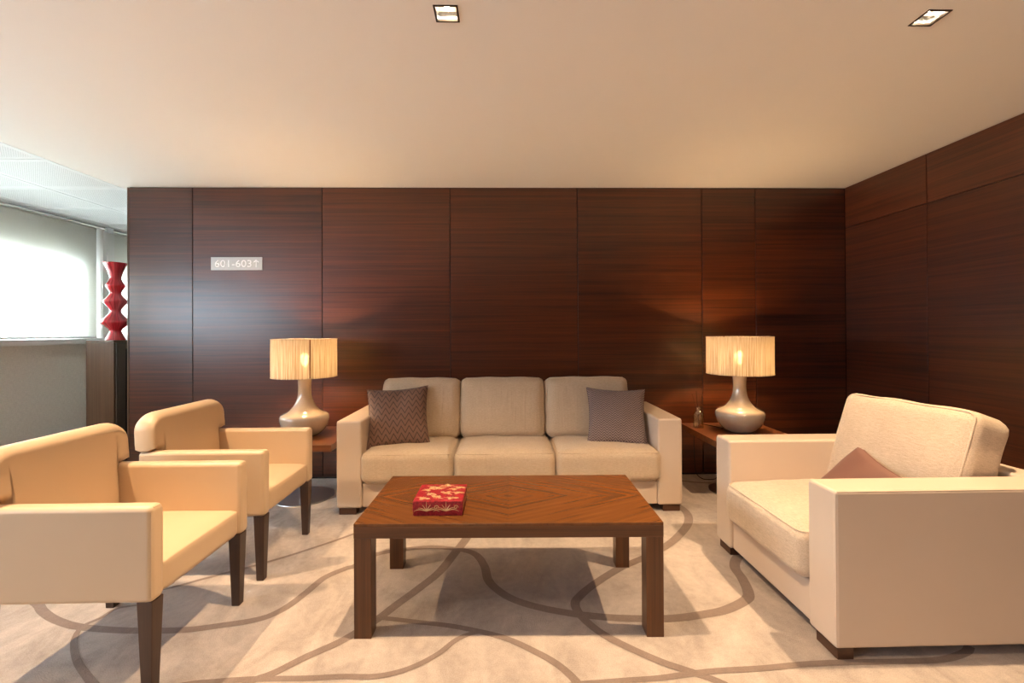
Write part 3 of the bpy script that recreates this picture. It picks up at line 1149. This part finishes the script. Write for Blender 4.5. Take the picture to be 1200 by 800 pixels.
side_table('square wooden side table on a steel disc, between leather chair and sofa', (-1.46, 3.372, 0))
side_table('square wooden side table between the sofa and the big armchair', (1.752, 3.372, 0))


def table_lamp(label, loc, turn, shade_r):
    t = thing('table_lamp', label, 'lamp', loc, turn, 'ceramic table lamps')
    prof = [(0, 0), (0.080, 0), (0.092, 0.004), (0.118, 0.022), (0.144, 0.050), (0.161, 0.080), (0.169, 0.106), (0.172, 0.126),
            (0.170, 0.142), (0.163, 0.155), (0.150, 0.164), (0.133, 0.171), (0.116, 0.179), (0.101, 0.190), (0.087, 0.206),
            (0.074, 0.224), (0.063, 0.244), (0.054, 0.268), (0.048, 0.295), (0.045, 0.325), (0.045, 0.355), (0.047, 0.385),
            (0.050, 0.415), (0.046, 0.420), (0, 0.420)]
    obj('body', lathe(prof, 64), M['ceramic'], t)
    z0, z1 = 0.428, 0.706
    r = shade_r
    sh = obj('shade', lathe([(r, z0), (r, z1), (r - 0.0016, z1), (r - 0.0016, z0)], 96, True), M['shade'], t)
    for z in (z0 + 0.003, z1 - 0.003):
        obj('rim', tube([((r + 0.0006) * math.cos(2 * PI * k / 64), (r + 0.0006) * math.sin(2 * PI * k / 64), z) for k in range(64)], 0.0026, 6, True),
            M['shade'], sh)
    a0 = math.radians(-58)
    bm = bmesh.new()
    pts = []
    w = 0.0042 / r
    q = [bm.verts.new(((r + 0.0012) * math.cos(a0 + s), (r + 0.0012) * math.sin(a0 + s), z)) for s, z in ((-w, z0), (w, z0), (w, z1), (-w, z1))]
    q2 = [bm.verts.new(((r - 0.0030) * math.cos(a0 + s), (r - 0.0030) * math.sin(a0 + s), z)) for s, z in ((-w, z0), (w, z0), (w, z1), (-w, z1))]
    bm.faces.new(q)
    bm.faces.new(q2[::-1])
    for k in range(4):
        bm.faces.new((q[k], q[(k + 1) % 4], q2[(k + 1) % 4], q2[k]))
    obj('seam', bm, M['seam'], sh, smooth=False)
    bm = bmesh.new()
    for k in range(3):
        a = 2 * PI * k / 3 + 0.4
        add_tube(bm, [(0, 0, 0.462), ((r - 0.002) * math.cos(a), (r - 0.002) * math.sin(a), z0 + 0.006)], 0.002, 6)
    obj('shade_carrier', bm, M['steel'], t)
    obj('socket', lathe([(0, 0.418), (0.018, 0.418), (0.018, 0.500), (0.014, 0.506), (0, 0.506)], 24), M['white'], t)
    obj('bulb', lathe([(0, 0.505), (0.012, 0.507), (0.018, 0.520), (0.030, 0.548), (0.032, 0.566), (0.026, 0.586), (0.012, 0.598), (0, 0.600)], 24), M['bulb'], t)
    ld = bpy.data.lights.new('lamp_bulb_light', 'POINT')
    ld.energy = LAMP_POWER
    ld.color = LAMP_COLOUR
    ld.shadow_soft_size = 0.034
    o = bpy.data.objects.new('lamp_bulb_light', ld)
    C.objects.link(o)
    o.parent = t
    o.location = (0, 0, 0.566)
    return t


lampl = table_lamp('lit taupe ceramic lamp beside the leather chair, shade with a dark seam', (-1.452, 3.36, 0.4505), 0, 0.223)
lampr = table_lamp('lit taupe ceramic lamp behind the big armchair, beside the reed diffuser', (1.763, 3.36, 0.4505), 2.6, 0.229)
obj('cord', tube(smooth_path([(-0.06, 0.05, 0.004), (-0.15, 0.22, 0.004), (-0.20, 0.33, 0.0), (-0.20, 0.345, -0.10), (-0.19, 0.35, -0.38),
                              (-0.16, 0.30, -0.444), (-0.08, 0.27, -0.444), (-0.02, 0.32, -0.444)], 6), 0.0032, 6), M['black'], lampr,
    rot=(0, 0, -2.6))

df = thing('reed_diffuser', 'small glass reed diffuser bottle with thin dark sticks on the side table', 'diffuser', (1.512, 3.50, 0.4505))
obj('bottle', lathe([(0, 0), (0.036, 0), (0.039, 0.004), (0.039, 0.100), (0.036, 0.118), (0.026, 0.132), (0.017, 0.138), (0.016, 0.158),
                     (0.018, 0.162), (0.0145, 0.162), (0.0135, 0.138), (0.024, 0.128), (0.034, 0.114), (0.036, 0.100), (0.036, 0.006), (0, 0.006)], 32),
    M['bottle_glass'], df)
obj('oil', lathe([(0, 0.0075), (0.0345, 0.0075), (0.0345, 0.055), (0, 0.055)], 32), M['oil'], df)
for k in range(5):
    a = 2 * PI * k / 5 + 0.3
    sx, sy = math.cos(a), math.sin(a)
    obj('reed', tube([(-0.012 * sx, -0.012 * sy, 0.010), (0.045 * sx, 0.03 * sy, 0.29 - 0.015 * (k % 3))], 0.0016, 6), M['reed'], df)

# ------------------------------------------------------------------ cabinet, red vase
cb = thing('cabinet', 'tall narrow brown wooden cabinet past the end of the dark wall', 'cabinet', (-3.655, 4.20, 0))
obj('body', box((-0.125, 0, 0.0), (0.125, 0.55, 1.120), 0.002, 1), M['cabinet_wood'], cb)
obj('top', box((-0.125, 0, 1.1205), (0.125, 0.55, 1.140), 0.002, 1), M['cabinet_wood'], cb)
obj('shaded_side', box((0.1255, 0.012, 0.02), (0.140, 0.11, 1.118), 0.002, 1), M['leg_dark'], cb)  # dark wood stands in for the shade on the cabinet's side face
obj('opening_shade', box((0.1255, 0.112, 0.02), (0.128, 0.54, 1.06)), M['cavity'], cb, smooth=False)  # flat black sheet painted as the shade inside the side opening

vp = [(0, 0), (0.078, 0), (0.080, 0.004), (0.066, 0.035), (0.050, 0.068), (0.044, 0.085), (0.052, 0.105), (0.090, 0.140), (0.112, 0.162), (0.114, 0.172),
      (0.106, 0.185), (0.070, 0.222), (0.048, 0.250), (0.042, 0.272), (0.046, 0.292), (0.070, 0.325), (0.092, 0.352), (0.094, 0.362), (0.088, 0.374),
      (0.062, 0.402), (0.046, 0.428), (0.044, 0.445), (0.052, 0.466), (0.070, 0.496), (0.075, 0.508), (0.070, 0.522), (0.054, 0.548), (0.044, 0.572),
      (0.045, 0.592), (0.058, 0.640), (0.078, 0.690), (0.090, 0.722), (0.086, 0.722), (0.054, 0.640), (0.038, 0.58), (0, 0.56)]
vs = obj('vase', lathe(vp, 56), M['red_glaze'], loc=(-3.621, 4.325, 1.1405))
tag(vs, 'tall glossy red vase of stacked bulging rings on the wooden cabinet', 'vase')

# ------------------------------------------------------------------ room-number sign
sg = thing('room_sign', 'small brushed metal plate reading 601-603 with an arrow on the dark wall', 'sign', (-2.188, WY, 1.7725), 0)
obj('plate', box((-0.209, -0.006, -0.053), (0.209, -0.0003, 0.053), 0.001, 1), M['sign'], sg)
cu = bpy.data.curves.new('lettering', 'FONT')
cu.body = '601-603'
cu.size = 0.086
cu.extrude = 0.0012
cu.offset = 0.0004
cu.align_x = 'LEFT'
cu.align_y = 'CENTER'
tmp = bpy.data.objects.new('lettering', cu)
C.objects.link(tmp)
dg = bpy.context.evaluated_depsgraph_get()
me = bpy.data.meshes.new_from_object(tmp.evaluated_get(dg))
bpy.data.objects.remove(tmp)
xs_ = [v.co.x for v in me.vertices]
ys_ = [v.co.y for v in me.vertices]
kx = 0.298 / (max(xs_) - min(xs_))
ky = 0.058 / (max(ys_) - min(ys_))
mx, my = min(xs_), (max(ys_) + min(ys_)) / 2
for v in me.vertices:
    v.co.x = (v.co.x - mx) * kx
    v.co.y = (v.co.y - my) * ky
let = bpy.data.objects.new('lettering', me)
C.objects.link(let)
me.materials.clear()
me.materials.append(M['sign_white'])
let.parent = sg
let.location = (-0.176, -0.0072, 0)
let.rotation_euler = (PI / 2, 0, 0)
bm = bmesh.new()
add_box(bm, (-0.004, -0.0085, -0.030), (0.004, -0.006, 0.026))
for s in (-1, 1):
    add_box(bm, (-0.004, -0.0085, -0.026), (0.004, -0.006, 0.004), mat=Matrix.Translation((0, 0, 0.028)) @ Matrix.Rotation(s * math.radians(-47), 4, 'Y'))
obj('arrow', bm, M['sign_white'], sg, (0.160, 0, 0), smooth=False)
